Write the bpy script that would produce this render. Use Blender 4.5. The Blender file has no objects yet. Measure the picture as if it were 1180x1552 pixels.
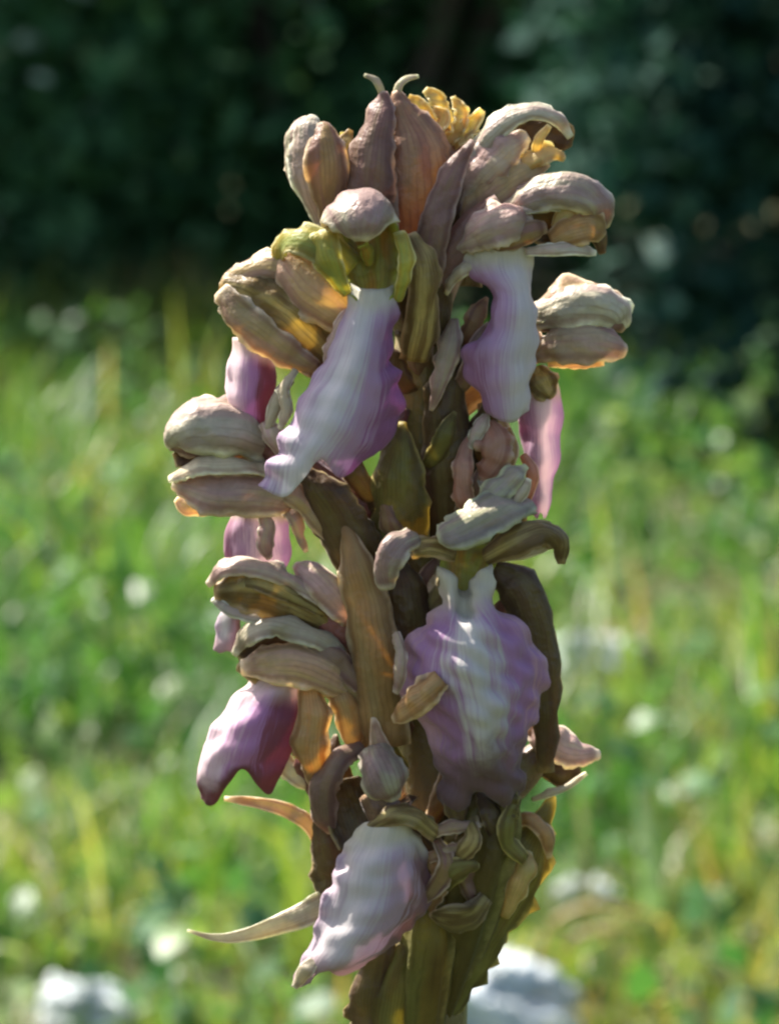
import bpy, math, random
import numpy as np
from mathutils import Vector

# ------------------------------------------------------------------ camera
TH = math.radians(9.7)            # camera looks down by this much
DIST = 0.45                       # to the spike
ZC = 0.37                         # height of the spike's middle in view
TAN = 0.11659                     # tan(half vertical fov)
CAM = np.array([0.0, -DIST*math.cos(TH), ZC + DIST*math.sin(TH)])
SC = bpy.context.scene
COL = SC.collection
cd = bpy.data.cameras.new('camera'); cam = bpy.data.objects.new('camera', cd); COL.objects.link(cam)
cam.location = CAM; cam.rotation_euler = (math.pi/2 - TH, 0, 0)
cd.sensor_fit = 'VERTICAL'; cd.sensor_height = 24.0; cd.lens = 12.0/TAN
cd.clip_start = 0.01; cd.clip_end = 2000
cd.dof.use_dof = True; cd.dof.focus_distance = 0.437; cd.dof.aperture_fstop = (12.0/TAN)/3.1
SC.camera = cam
SC.cycles.filter_width = 2.5

# ------------------------------------------------------------------ sky, sun, exposure
S = Vector((-0.50, 0.41, 0.77)).normalized()         # towards the sun: left, behind the plant, high
w = bpy.data.worlds.new('World'); SC.world = w; w.use_nodes = True
nt = w.node_tree; bg = nt.nodes['Background']
sky = nt.nodes.new('ShaderNodeTexSky'); sky.sky_type = 'NISHITA'; sky.sun_disc = False
sky.sun_elevation = math.asin(S.z); sky.sun_rotation = math.atan2(S.x, S.y)
nt.links.new(sky.outputs[0], bg.inputs[0]); bg.inputs[1].default_value = 0.09
sky.dust_density = 3.5; sky.ozone_density = 0.6
sl = bpy.data.lights.new('sun', 'SUN'); sl.energy = 5.0; sl.angle = math.radians(0.6); sl.color = (1, 0.95, 0.86)
so = bpy.data.objects.new('sun', sl); COL.objects.link(so); so.rotation_euler = S.to_track_quat('Z', 'Y').to_euler()
so.location = (-3, 2, 4)
vs = SC.view_settings; vs.view_transform = 'Standard'; vs.look = 'None'; vs.gamma = 1.0; vs.exposure = 1.75
vs.use_curve_mapping = False
SC.cycles.max_bounces = 8; SC.cycles.transparent_max_bounces = 4

# ------------------------------------------------------------------ helpers
PX = 2*DIST*TAN/1552              # metres per photo pixel at the spike
CT, ST = math.cos(TH), math.sin(TH)

def world(q):
    """(x, up=-y, d) measured in pixels of the picture at the spike -> metres; d is towards the camera, on vertical planes."""
    q = np.asarray(q, float); x, y, d = q[..., 0], -q[..., 1], q[..., 2]
    u = (x - 590)/776*TAN; v = (776 - y)/776*TAN
    dx, dy, dz = u, CT + v*ST, -ST + v*CT
    t = (-d*PX - CAM[1])/dy
    return np.stack([CAM[0] + dx*t, -d*PX + 0*t, CAM[2] + dz*t], -1)

def ground_at(x, y, z=0.0):
    u = (x - 590)/776*TAN; v = (776 - y)/776*TAN
    d = np.array([u, CT + v*ST, -ST + v*CT]); t = (z - CAM[2])/d[2]
    return CAM + d*t

def cr(ctrl, n):
    """Catmull-Rom through ctrl along axis 0, n samples."""
    c = np.asarray(ctrl, float)
    if len(c) == 2:
        t = np.linspace(0, 1, n).reshape([-1] + [1]*(c.ndim-1)); return c[0]*(1-t) + c[1]*t
    c = np.concatenate([[2*c[0]-c[1]], c, [2*c[-1]-c[-2]]])
    s = np.linspace(0, len(c)-3-1e-6, n); i = s.astype(int); t = (s - i).reshape([-1] + [1]*(c.ndim-1))
    p0, p1, p2, p3 = c[i], c[i+1], c[i+2], c[i+3]
    return 0.5*(2*p1 + (p2-p0)*t + (2*p0-5*p1+4*p2-p3)*t*t + (3*p1-p0-3*p2+p3)*t**3)

def wob(p, seed, wl):
    """smooth pseudo noise of positions, about -1..1"""
    r = np.random.RandomState(seed); out = 0
    for k in range(5):
        a = r.normal(size=3); a /= np.linalg.norm(a)
        out = out + np.sin((p @ a)*2*math.pi/(wl*math.exp(r.uniform(-.7, .9))) + r.uniform(0, 6.3))
    return out/2.6

def set_tag(o, label=None, cat=None, group=None, kind=None):
    for k, v in (('label', label), ('category', cat), ('group', group), ('kind', kind)):
        if v: o[k] = v
    return o

def empty(name, loc, parent=None):
    o = bpy.data.objects.new(name, None); COL.objects.link(o); o.empty_display_size = .01
    o['_w'] = list(map(float, loc))
    if parent is not None:
        o.parent = parent; o.location = np.array(loc) - np.array(parent['_w'])
    else: o.location = loc
    return o

def mesh_obj(name, V, F, mat, parent=None, uv=None, loc=(0, 0, 0), smooth=True):
    me = bpy.data.meshes.new(name)
    base = np.array(parent['_w']) if parent is not None else np.array(loc, float)
    V = np.asarray(V, float) - base
    me.from_pydata(V.tolist(), [], [list(map(int, f)) for f in F]); 
    if uv is not None:
        ul = me.uv_layers.new(name='UVMap'); li = np.empty(len(me.loops), np.int32); me.loops.foreach_get('vertex_index', li)
        ul.data.foreach_set('uv', np.asarray(uv, np.float32)[li].ravel())
    me.materials.append(mat)
    if smooth: me.polygons.foreach_set('use_smooth', [True]*len(me.polygons))
    me.update()
    o = bpy.data.objects.new(name, me); COL.objects.link(o)
    if parent is not None: o.parent = parent
    else: o.location = base
    return o

SEED = [1]
def sheet(parent, name, mat, ctrl, nu=15, nv=26, thick=3.0, ruf=3.5, wl=45, edge=6.5, ewl=28):
    """a thin living sheet through a grid of control points (rows along, columns across)"""
    SEED[0] += 1; sd = SEED[0]
    g = cr(np.asarray(ctrl, float), nv)                       # nv x cols x 3
    g = np.swapaxes(cr(np.swapaxes(g, 0, 1), nu), 0, 1)       # nv x nu x 3
    du = np.gradient(g, axis=1); dv = np.gradient(g, axis=0)
    n = np.cross(du, dv); n /= (np.linalg.norm(n, axis=-1, keepdims=True) + 1e-9)
    uu = np.linspace(-1, 1, nu)[None, :]; vv = np.linspace(0, 1, nv)[:, None]
    span = np.linalg.norm(g[:, -1]-g[:, 0], axis=-1)[:, None]
    k = np.clip(span/40, 0, 1)
    amp = (ruf*wob(g, sd, wl) + .8*wob(g, sd+300, 20) + edge*np.abs(uu)**3*wob(g, sd+500, ewl)*np.clip(.6+.6*wob(g, sd+77, ewl*3.3), .1, 1.3))*k
    g = g + n*amp[..., None]
    ru = du/(np.linalg.norm(du, axis=-1, keepdims=True)+1e-9)
    g = g + ru*(np.sign(uu)*np.abs(uu)**4*wob(g, sd+900, ewl*.8)*np.clip(.5+.7*wob(g, sd+78, ewl*3), 0, 1.3)*edge*.5*k)[..., None]
    V = world(g).reshape(-1, 3)
    F = [(a*nu+b, a*nu+b+1, (a+1)*nu+b+1, (a+1)*nu+b) for a in range(nv-1) for b in range(nu-1)]
    U = np.stack(np.broadcast_arrays((uu+1)/2, vv), -1).reshape(-1, 2)
    o = mesh_obj(name, V, F, mat, parent, U)
    m = o.modifiers.new('thickness', 'SOLIDIFY'); m.thickness = thick*PX; m.offset = 0
    return o

def hood(parent, mat, back, pts, hw, n, A, **kw):
    c = np.mean(np.array(pts, float), 0)
    p2 = [(c[0]+(x-c[0])*1.03, c[1]+(y-c[1])*1.05-7, d-13) for x, y, d in pts]
    blade(parent, 'sepal', back, p2, [q*1.04 for q in hw], n, A*.8, edge=9, ewl=34)
    mid = [(x, y+hw[min(i, len(hw)-1)]*.55, d+5) for i, (x, y, d) in enumerate(pts)]
    blade(parent, 'petal', M['brown'], mid, [q*.5 for q in hw], (n[0], n[1]-.5, n[2]), A*.6, edge=9, ewl=24)
    return blade(parent, 'hood', mat, pts, hw, n, A, edge=8, ewl=40, **kw)

def nrm(v): v = np.asarray(v, float); return v/(np.linalg.norm(v)+1e-9)

def blade(parent, name, mat, pts, hw, n=(0, 0, 1), A=0.8, away=None, keel=0.0, **kw):
    """a sepal, petal or bract: centre line (x, y, d) in pixels, half widths, outward side n (right, up, towards camera)"""
    c = np.array([(x, -y, d) for x, y, d in pts], float); c = cr(c, 13); h = cr(np.array(hw, float), 13)
    h = np.maximum(h, 1.2)
    T = np.gradient(c, axis=0); rows = []
    Aa = A if isinstance(A, (list, tuple)) else [A, A]
    for i in range(13):
        t = nrm(T[i])
        nn = nrm(n) if away is None else nrm(c[i] - np.array((away[0], -away[1], away[2])))
        nn = nrm(nn - t*np.dot(nn, t)); b = np.cross(nn, t)
        a_ = Aa[0] + (Aa[-1]-Aa[0])*i/12
        sg = 1 if a_ >= 0 else -1; a_ = max(abs(a_), .05)
        r = h[i]/math.sin(min(a_, math.pi/2)); row = []
        for s in (-1, -.66, -.33, 0, .33, .66, 1):
            row.append(c[i] + b*r*math.sin(s*a_) + nn*sg*(r*(math.cos(s*a_)-1) + r*.35*a_*a_ + keel*h[i]*(1-abs(s))))
        rows.append(row)
    return sheet(parent, name, mat, np.array(rows), **kw)

def lip(parent, mat, rows, **kw):
    c = np.array([[(x, -y, d) for x, y, d in r] for r in rows], float)
    a = dict(nu=31, nv=44, ruf=4.0, wl=60, edge=7.0, ewl=44, thick=3.0); a.update(kw)
    return sheet(parent, 'lip', mat, c, **a)

def tube(parent, name, mat, pts, rad, ribs=6, rib=.08, ns=24, nl=28, bump=1.5):
    SEED[0] += 1
    c = cr(np.array([(x, -y, d) for x, y, d in pts], float), nl); r = np.maximum(cr(np.array(rad, float), nl), .8)
    T = np.gradient(c, axis=0); V = []; U = []
    for i in range(nl):
        t = nrm(T[i]); a = nrm(np.cross(t, (0.13, 0.21, 1.0))); b = np.cross(t, a)
        for j in range(ns):
            ph = 2*math.pi*j/ns
            V.append(c[i] + (a*math.cos(ph)+b*math.sin(ph))*r[i]*(1+rib*math.cos(ribs*ph + i*.05))); U.append((j/ns, i/(nl-1)))
    V = np.array(V); V += wob(V, SEED[0], 40)[:, None]*bump*.6
    F = [(i*ns+j, i*ns+(j+1) % ns, (i+1)*ns+(j+1) % ns, (i+1)*ns+j) for i in range(nl-1) for j in range(ns)]
    V = list(V); V.append(c[0]); V.append(c[-1]); U += [(0, 0), (0, 1)]
    k = nl*ns
    F += [(k, (j+1) % ns, j) for j in range(ns)] + [(k+1, (nl-1)*ns+j, (nl-1)*ns+(j+1) % ns) for j in range(ns)]
    return mesh_obj(name, world(np.array(V)), F, mat, parent, U)

# ------------------------------------------------------------------ materials
class NB:
    def __init__(s, name):
        s.m = bpy.data.materials.new(name); s.m.use_nodes = True; s.t = s.m.node_tree; s.t.nodes.clear()
    def n(s, typ, **kw):
        x = s.t.nodes.new(typ)
        for k, v in kw.items(): setattr(x, k, v)
        return x
    def l(s, a, b): s.t.links.new(a, b)
    def val(s, sock, v):
        if isinstance(v, bpy.types.NodeSocket): s.l(v, sock)
        else: sock.default_value = v
    def math(s, op, a, b=0.0, c=0.0):
        x = s.n('ShaderNodeMath', operation=op)
        for i, v in enumerate((a, b, c)): s.val(x.inputs[i], v)
        return x.outputs[0]
    def rng(s, v, a, b, c=0.0, d=1.0):
        x = s.n('ShaderNodeMapRange', interpolation_type='SMOOTHSTEP')
        for i, q in enumerate((v, a, b, c, d)): s.val(x.inputs[i], q)
        return x.outputs[0]
    def mix(s, f, a, b, mode='MIX'):
        x = s.n('ShaderNodeMix', data_type='RGBA', blend_type=mode)
        s.val(x.inputs[0], f)
        for i, v in ((6, a), (7, b)): s.val(x.inputs[i], v if isinstance(v, bpy.types.NodeSocket) else (*v, 1))
        return x.outputs[2]
    def noise(s, vec, scale, detail=3, dist=0.0):
        x = s.n('ShaderNodeTexNoise'); s.l(vec, x.inputs['Vector']); x.inputs['Scale'].default_value = scale
        x.inputs['Detail'].default_value = detail; x.inputs['Distortion'].default_value = dist
        return x.outputs[0]
    def finish(s, col, rough=.5, trans=.3, tcol=None, height=None, bstr=.3, bdist=.0003, spec=.3, sheen=0.0):
        p = s.n('ShaderNodeBsdfPrincipled'); s.val(p.inputs['Base Color'], col); s.val(p.inputs['Roughness'], rough)
        p.inputs['Specular IOR Level'].default_value = spec
        if sheen: p.inputs['Sheen Weight'].default_value = sheen
        nrmout = None
        if height is not None:
            b = s.n('ShaderNodeBump'); b.inputs['Strength'].default_value = bstr; b.inputs['Distance'].default_value = bdist
            s.l(height, b.inputs['Height']); s.l(b.outputs[0], p.inputs['Normal'])
        out = s.n('ShaderNodeOutputMaterial'); sh = p.outputs[0]
        if trans > 0:
            t = s.n('ShaderNodeBsdfTranslucent'); s.val(t.inputs[0], tcol if tcol is not None else col)
            mx = s.n('ShaderNodeMixShader'); mx.inputs[0].default_value = trans
            s.l(sh, mx.inputs[1]); s.l(t.outputs[0], mx.inputs[2]); sh = mx.outputs[0]
        s.l(sh, out.inputs[0]); return s.m

def petal_mat(name, base, edge, vein, e0=.55, veins=7, vs_=.5, trans=.35, mott=.5, alt=None, warm=1.0, rough=.42, tb=.72):
    b = NB(name)
    uv = b.n('ShaderNodeUVMap').outputs[0]; sp = b.n('ShaderNodeSeparateXYZ'); b.l(uv, sp.inputs[0]); u, v = sp.outputs[0], sp.outputs[1]
    oc = b.n('ShaderNodeTexCoord').outputs['Object']; oi = b.n('ShaderNodeObjectInfo').outputs['Random']
    n1 = b.noise(oc, 350, 4); n2 = b.noise(oc, 1400, 3); n3 = b.noise(oc, 160, 2)
    st = b.n('ShaderNodeCombineXYZ'); b.l(b.math('MULTIPLY_ADD', u, 3.4, b.math('MULTIPLY', oi, 50.0)), st.inputs[0]); b.l(b.math('MULTIPLY', v, 1.3), st.inputs[1])
    b.l(b.math('MULTIPLY', oi, 31.0), st.inputs[2])
    n5 = b.noise(st.outputs[0], 1.0, 3, .3)
    e = b.math('ABSOLUTE', b.math('MULTIPLY_ADD', u, 2.0, -1.0))
    e = b.math('MAXIMUM', e, b.math('MULTIPLY_ADD', v, 2.2, -1.25))
    e = b.math('ADD', e, b.math('MULTIPLY_ADD', n1, .4, -.2))
    ef = b.rng(e, e0, 1.02)
    ph = b.math('ADD', b.math('MULTIPLY', u, veins*2.1*6.283), b.math('ADD', b.math('MULTIPLY', n3, 14.0), b.math('MULTIPLY', oi, 20.0)))
    vw = b.math('MULTIPLY_ADD', b.math('SINE', ph), .5, .5); vw2 = b.math('POWER', vw, 5.0)
    vf = b.math('MULTIPLY', vw2, b.math('MULTIPLY', b.rng(n1, .35, .6), vs_*.6))
    if alt is None: alt = tuple(min(1, k*q) for k, q in zip(base, (1.25, 1.35, 1.0)))
    c = b.mix(b.rng(n5, .40, .62), base, alt)
    band = b.math('MULTIPLY', b.rng(e, .42, .66), b.rng(e, .92, .74))
    c = b.mix(vf, c, vein); c = b.mix(b.math('MULTIPLY', band, .5), c, vein); c = b.mix(ef, c, edge)
    mo = b.math('MULTIPLY_ADD', n2, mott*.8, 1-mott*.4); mo = b.math('MULTIPLY', mo, b.math('MULTIPLY_ADD', n3, mott*1.8, 1-mott*.9))
    mo = b.math('MULTIPLY', mo, b.math('MULTIPLY_ADD', oi, .3, .85))
    cc = b.n('ShaderNodeCombineColor'); [b.l(mo, cc.inputs[i]) for i in range(3)]
    c = b.mix(1.0, c, cc.outputs[0], 'MULTIPLY')
    tc = b.mix(1.0, c, (1.08*warm, 1.0, tb), 'MULTIPLY') if warm != 0 else c
    hgt = b.math('ADD', b.math('MULTIPLY', vw, .10), b.math('ADD', n2, b.math('MULTIPLY', n1, 2.0)))
    return b.finish(c, rough, min(.62, trans*1.45) if trans > .15 else trans, tc, hgt, .5, .0003, .45, .1)

def lip_mat(name, mid, side, rim, neck=(.60, .56, .44), c0=.5, w0=.12, w1=.75, asym=0.0, trans=.4, tip=None):
    b = NB(name)
    uv = b.n('ShaderNodeUVMap').outputs[0]; sp = b.n('ShaderNodeSeparateXYZ'); b.l(uv, sp.inputs[0]); u, v = sp.outputs[0], sp.outputs[1]
    oc = b.n('ShaderNodeTexCoord').outputs['Object']
    n1 = b.noise(oc, 300, 4, .5); n2 = b.noise(oc, 1500, 3); n3 = b.noise(oc, 140, 2)
    st = b.n('ShaderNodeCombineXYZ'); b.l(b.math('MULTIPLY', u, 24.0), st.inputs[0]); b.l(b.math('MULTIPLY', v, 2.2), st.inputs[1])
    n4 = b.noise(st.outputs[0], 1.6, 3)
    du = b.math('SUBTRACT', u, c0); du = b.math('ADD', du, b.math('MULTIPLY_ADD', n4, .5, -.25))
    e = b.math('MULTIPLY', b.math('ABSOLUTE', du), 2.0)
    if asym: e = b.math('ADD', e, b.math('MULTIPLY', du, asym))
    e = b.math('ADD', e, b.math('MULTIPLY_ADD', n1, .3, -.15))
    c = b.mix(b.rng(e, w0, w1), mid, side)
    c = b.mix(b.rng(e, w1+.12, w1+.42), c, rim)
    c = b.mix(b.rng(b.math('ADD', v, b.math('MULTIPLY', n1, .1)), .28, .1), c, neck)
    if tip is not None: c = b.mix(b.rng(b.math('ADD', v, b.math('MULTIPLY_ADD', n1, .3, -.15)), .66, .92), c, tip)
    mo = b.math('MULTIPLY_ADD', n4, .3, .85); mo = b.math('MULTIPLY', mo, b.math('MULTIPLY_ADD', n3, .4, .8))
    cc = b.n('ShaderNodeCombineColor'); [b.l(mo, cc.inputs[i]) for i in range(3)]
    c = b.mix(1.0, c, cc.outputs[0], 'MULTIPLY')
    hgt = b.math('ADD', b.math('MULTIPLY', n4, .8), b.math('MULTIPLY', n2, .5))
    return b.finish(c, .5, trans, c, hgt, .25, .0003, .3, .2)

M = {}
M['grey']   = petal_mat('mauve_grey_sepal', (.37, .25, .22), (.68, .63, .48), (.20, .11, .10), .70, 5, .7, .28, alt=(.46, .42, .29))
M['brown']  = petal_mat('brown_sepal', (.38, .22, .16), (.70, .57, .42), (.19, .09, .06), .7, 5, .7, .38, alt=(.44, .31, .14))
M['olive']  = petal_mat('olive_sepal', (.27, .18, .06), (.55, .42, .25), (.12, .07, .025), .74, 5, .8, .38, alt=(.56, .46, .17))
M['tan']    = petal_mat('tan_sepal', (.56, .39, .28), (.84, .74, .58), (.34, .19, .14), .68, 4, .7, .38, alt=(.58, .46, .24))
M['cream']  = petal_mat('cream_sepal', (.54, .46, .32), (.82, .78, .60), (.32, .21, .15), .68, 4, .7, .30, alt=(.56, .50, .34), warm=.92, tb=.8)
M['pale']   = petal_mat('greenish_white_sepal', (.50, .46, .34), (.80, .79, .62), (.28, .20, .14), .66, 4, 1.0, .26, alt=(.50, .37, .31), warm=.9, tb=.85)
M['pink']   = petal_mat('pinkish_sepal', (.55, .38, .33), (.80, .70, .58), (.34, .19, .18), .66, 4, .6, .32, alt=(.56, .46, .32), warm=.95, tb=.75)
M['yellow'] = petal_mat('yellow_green_petal', (.54, .50, .10), (.74, .71, .42), (.38, .27, .06), .74, 4, .6, .42, alt=(.42, .48, .12))
M['gold']   = petal_mat('golden_petal', (.74, .58, .26), (.86, .80, .52), (.52, .32, .10), .7, 4, .6, .48, alt=(.66, .58, .24))
M['green']  = petal_mat('grey_green_sepal', (.38, .31, .26), (.55, .56, .34), (.20, .16, .13), .68, 5, .6, .28, alt=(.36, .35, .21))
M['throat'] = petal_mat('brown_green_throat', (.45, .25, .035), (.38, .42, .06), (.16, .08, .02), .5, 6, .6, .3, alt=(.36, .34, .05))
M['mauve']  = petal_mat('mauve_brown_bract', (.31, .18, .15), (.58, .45, .39), (.18, .09, .08), .74, 6, .6, .36, alt=(.34, .23, .15))
M['rust']   = petal_mat('red_brown_bract', (.27, .13, .08), (.44, .28, .17), (.13, .055, .04), .72, 6, .6, .26, alt=(.32, .20, .10))
M['umber']  = petal_mat('dark_brown_bract', (.14, .08, .035), (.40, .30, .14), (.07, .032, .02), .86, 6, .6, .3, alt=(.17, .12, .04))
M['amber']  = petal_mat('amber_bract', (.54, .33, .13), (.80, .66, .44), (.28, .13, .05), .7, 5, .7, .36, alt=(.52, .37, .16))
M['salmon'] = petal_mat('salmon_petal', (.66, .37, .27), (.86, .70, .56), (.42, .18, .12), .7, 4, .6, .42, alt=(.68, .44, .34))
M['olivebract'] = petal_mat('olive_bract', (.22, .165, .045), (.56, .48, .18), (.11, .075, .02), .8, 7, .7, .4, .5, alt=(.27, .25, .065))
M['stem']   = petal_mat('olive_brown_stem', (.14, .10, .035), (.15, .11, .04), (.07, .045, .018), .9, 9, .6, 0.0, .5)
M['ovary']  = petal_mat('brown_ovary', (.17, .095, .05), (.20, .12, .06), (.09, .04, .03), .9, 6, .7, 0.0, .5, alt=(.17, .13, .05))
M['maroon'] = petal_mat('maroon_ovary', (.19, .06, .05), (.26, .12, .08), (.09, .025, .025), .85, 5, .6, .1, .5)
M['lip_a'] = lip_mat('lilac_white_lip', (.64, .61, .62), (.45, .29, .44), (.30, .12, .27), c0=.38, w0=.06, w1=.72, asym=.45)
M['lip_b'] = lip_mat('purple_edged_lip', (.60, .57, .53), (.40, .21, .38), (.50, .30, .36), c0=.53, w0=.05, w1=.55, tip=(.17, .10, .10))  # dark tip: shade on the lip's lower end put into the colour
M['lip_c'] = lip_mat('side_view_purple_lip', (.70, .54, .58), (.43, .21, .38), (.24, .07, .10), c0=.10, w0=.1, w1=.75, neck=(.6, .46, .42), tip=(.17, .05, .05))  # pale left margin: sunlit rim painted into the lip colour
M['lip_d'] = lip_mat('pale_lilac_lip', (.56, .52, .52), (.42, .31, .38), (.24, .13, .13), c0=.36, w0=.08, w1=.74, asym=.25, tip=(.42, .28, .30))
M['lip_e'] = lip_mat('half_purple_lip', (.60, .56, .56), (.47, .31, .46), (.38, .19, .32), c0=.80, w0=.2, w1=.95)
M['lip_p'] = lip_mat('bright_pink_lip', (.76, .60, .60), (.49, .31, .42), (.36, .17, .25), c0=.62, w0=.1, w1=.7, neck=(.56, .46, .34), trans=.5)

# ------------------------------------------------------------------ ground, meadow, thicket
HEDGE_Y = 2.45
def build_ground():
    b = NB('meadow_soil'); oc = b.n('ShaderNodeTexCoord').outputs['Object']
    n1 = b.noise(oc, 3, 5); n2 = b.noise(oc, 40, 5)
    c = b.mix(b.rng(n1, .4, .65), (.05, .055, .02), (.09, .075, .035)); c = b.mix(b.math('MULTIPLY', n2, .6), c, (.04, .06, .015))
    m = b.finish(c, .95, 0, None, n2, .8, .02)
    # dense near the plant, coarse out to the horizon
    a = np.concatenate([-np.geomspace(600, 4, 14), np.linspace(-3.6, 3.6, 49), np.geomspace(4, 600, 14)])
    X, Y = np.meshgrid(a, a); near = np.exp(-(X**2+Y**2)/30)
    P = np.stack([X.ravel(), Y.ravel(), 0*X.ravel()], -1)
    Z = .012*wob(P, 3, 1.1)*near.ravel() + .6*wob(P, 8, 90)*np.clip((np.hypot(P[:, 0], P[:, 1])-30)/60, 0, 1)
    P[:, 2] = Z - .004; n = len(a)
    F = [(i*n+j, i*n+j+1, (i+1)*n+j+1, (i+1)*n+j) for i in range(n-1) for j in range(n-1)]
    return set_tag(mesh_obj('ground', P, F, m), 'green and brown meadow ground under the grass', 'ground', kind='structure')

def big_mesh(name, V, nper, tris, mat, attr, loc=(0, 0, 0), parent=None):
    """many equal little pieces: V (N, nper, 3); tris: faces of one piece; attr (N,) random per piece"""
    N = len(V); base = np.array(parent['_w']) if parent is not None else np.array(loc, float)
    me = bpy.data.meshes.new(name); me.vertices.add(N*nper); me.vertices.foreach_set('co', (V.reshape(-1, 3)-base).astype(np.float32).ravel())
    t = np.array(tris, np.int32); F = (t[None] + (np.arange(N)*nper)[:, None, None]).reshape(-1, 3)
    me.loops.add(F.size); me.loops.foreach_set('vertex_index', F.ravel().astype(np.int32))
    me.polygons.add(len(F)); me.polygons.foreach_set('loop_start', np.arange(0, F.size, 3, dtype=np.int32)); me.polygons.foreach_set('loop_total', np.full(len(F), 3, np.int32))
    a = me.attributes.new('tint', 'FLOAT', 'POINT'); a.data.foreach_set('value', np.repeat(attr, nper).astype(np.float32))
    me.materials.append(mat); me.update(calc_edges=True); me.validate()
    me.polygons.foreach_set('use_smooth', [True]*len(me.polygons))
    o = bpy.data.objects.new(name, me); COL.objects.link(o)
    if parent is not None: o.parent = parent
    else: o.location = base
    return o

def leaf_mat(name, stops, trans=.45, rough=.45, tmul=(1.2, 1.15, .5), spec=.4):
    b = NB(name); at = b.n('ShaderNodeAttribute', attribute_name='tint').outputs['Fac']
    r = b.n('ShaderNodeValToRGB'); b.l(at, r.inputs[0]); el = r.color_ramp.elements
    while len(el) < len(stops): el.new(.5)
    for e, (p, c) in zip(el, stops): e.position = p; e.color = (*c, 1)
    oc = b.n('ShaderNodeTexCoord').outputs['Object']; n = b.noise(oc, 60, 2)
    mo = b.math('MULTIPLY_ADD', n, .7, .65); cc = b.n('ShaderNodeCombineColor'); [b.l(mo, cc.inputs[i]) for i in range(3)]
    c = b.mix(1.0, r.outputs[0], cc.outputs[0], 'MULTIPLY'); t = b.mix(1.0, c, tmul, 'MULTIPLY')
    return b.finish(c, rough, trans, t, None, spec=spec)

def blades_mesh(rs, P, H, Wd, lean, seg=4):
    """grass blades: N x (2*seg+1) vertices"""
    N = len(P); az = rs.uniform(0, 2*math.pi, N); d = np.stack([np.cos(az), np.sin(az), 0*az], -1)
    sd_az = az + math.pi/2 + rs.normal(0, .5, N); sd = np.stack([np.cos(sd_az), np.sin(sd_az), 0*az], -1)
    out = np.empty((N, 2*seg+1, 3)); bend = lean[:, None]
    for k in range(seg+1):
        t = k/seg; ang = bend[:, 0]*t**1.3
        c = P + d*(H*t*np.sin(ang))[:, None] + np.array([0, 0, 1.])*(H*t*np.cos(ang*.9))[:, None]
        if k == seg: out[:, 2*seg] = c
        else:
            wd = (Wd*(1-t**2)*(.6+.4*min(1, 4*t)))[:, None]*.5
            out[:, 2*k] = c - sd*wd; out[:, 2*k+1] = c + sd*wd
    tri = []
    for k in range(seg-1): tri += [(2*k, 2*k+1, 2*k+3), (2*k, 2*k+3, 2*k+2)]
    tri += [(2*seg-2, 2*seg-1, 2*seg)]
    return out, tri

STONES = []   # (centre, radius) kept free of tall grass
def clear_of_stones(P):
    k = np.ones(len(P), bool)
    for c, r in STONES:
        dx = P[:, 0]-c[0]; dy = P[:, 1]-c[1]
        k &= ~((np.abs(dx) < r*1.1) & (dy > -r*5.5) & (dy < r*.9))
    return k

def build_stones():
    b = NB('pale_stone'); oc = b.n('ShaderNodeTexCoord').outputs['Object']
    n1 = b.noise(oc, 60, 5); n2 = b.noise(oc, 300, 4)
    c = b.mix(b.rng(n1, .35, .65), (.34, .38, .38), (.74, .78, .78)); m1 = b.finish(c, .9, 0, None, b.math('ADD', n1, n2), .8, .004)
    b = NB('red_brown_stone'); oc = b.n('ShaderNodeTexCoord').outputs['Object']
    n1 = b.noise(oc, 60, 5); n2 = b.noise(oc, 300, 4)
    c = b.mix(b.rng(n1, .35, .65), (.30, .16, .10), (.45, .32, .25)); m2 = b.finish(c, .9, 0, None, b.math('ADD', n1, n2), .8, .004)
    spec = [(732, 1490, .031, .038, m1, 'white knobbly limestone in the grass right behind the orchid stem'),
            (125, 1520, .016, .020, m1, 'small pale limestone in the grass beside a dry brown patch'),
            (890, 978, .022, .018, m1, 'grey white stone beside the reddish stone'),
            (955, 966, .016, .018, m2, 'reddish brown stone beside the grey white stone'),
            (890, 1352, .013, .016, m1, 'small grey stone among dry stalks behind the orchid')]
    for i, (x, y, r, h, m, lab) in enumerate(spec):
        c = ground_at(x, y, h*.8); c[2] = 0; rs = np.random.RandomState(40+i)
        nu, nvv = 56, 36; V = []
        for a in range(nvv+1):
            for j in range(nu):
                th = math.pi*a/nvv; ph = 2*math.pi*j/nu
                V.append((math.sin(th)*math.cos(ph), math.sin(th)*math.sin(ph), math.cos(th)))
        V = np.array(V); k = 1 + .16*wob(V, 60+i, 1.3) + .14*wob(V, 90+i, .6) + .12*np.abs(wob(V, 120+i, .34)) + .05*wob(V, 150+i, .14)
        V = V*k[:, None]*np.array([r, r*.8, h*.72]); V[:, 2] += h*.35
        F = [(a*nu+j, a*nu+(j+1) % nu, (a+1)*nu+(j+1) % nu, (a+1)*nu+j) for a in range(nvv) for j in range(nu)]
        o = mesh_obj('stone', V + c, F, m, loc=c); set_tag(o, lab, 'stone', 'stones lying in the meadow')
        STONES.append((c, r))

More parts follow.
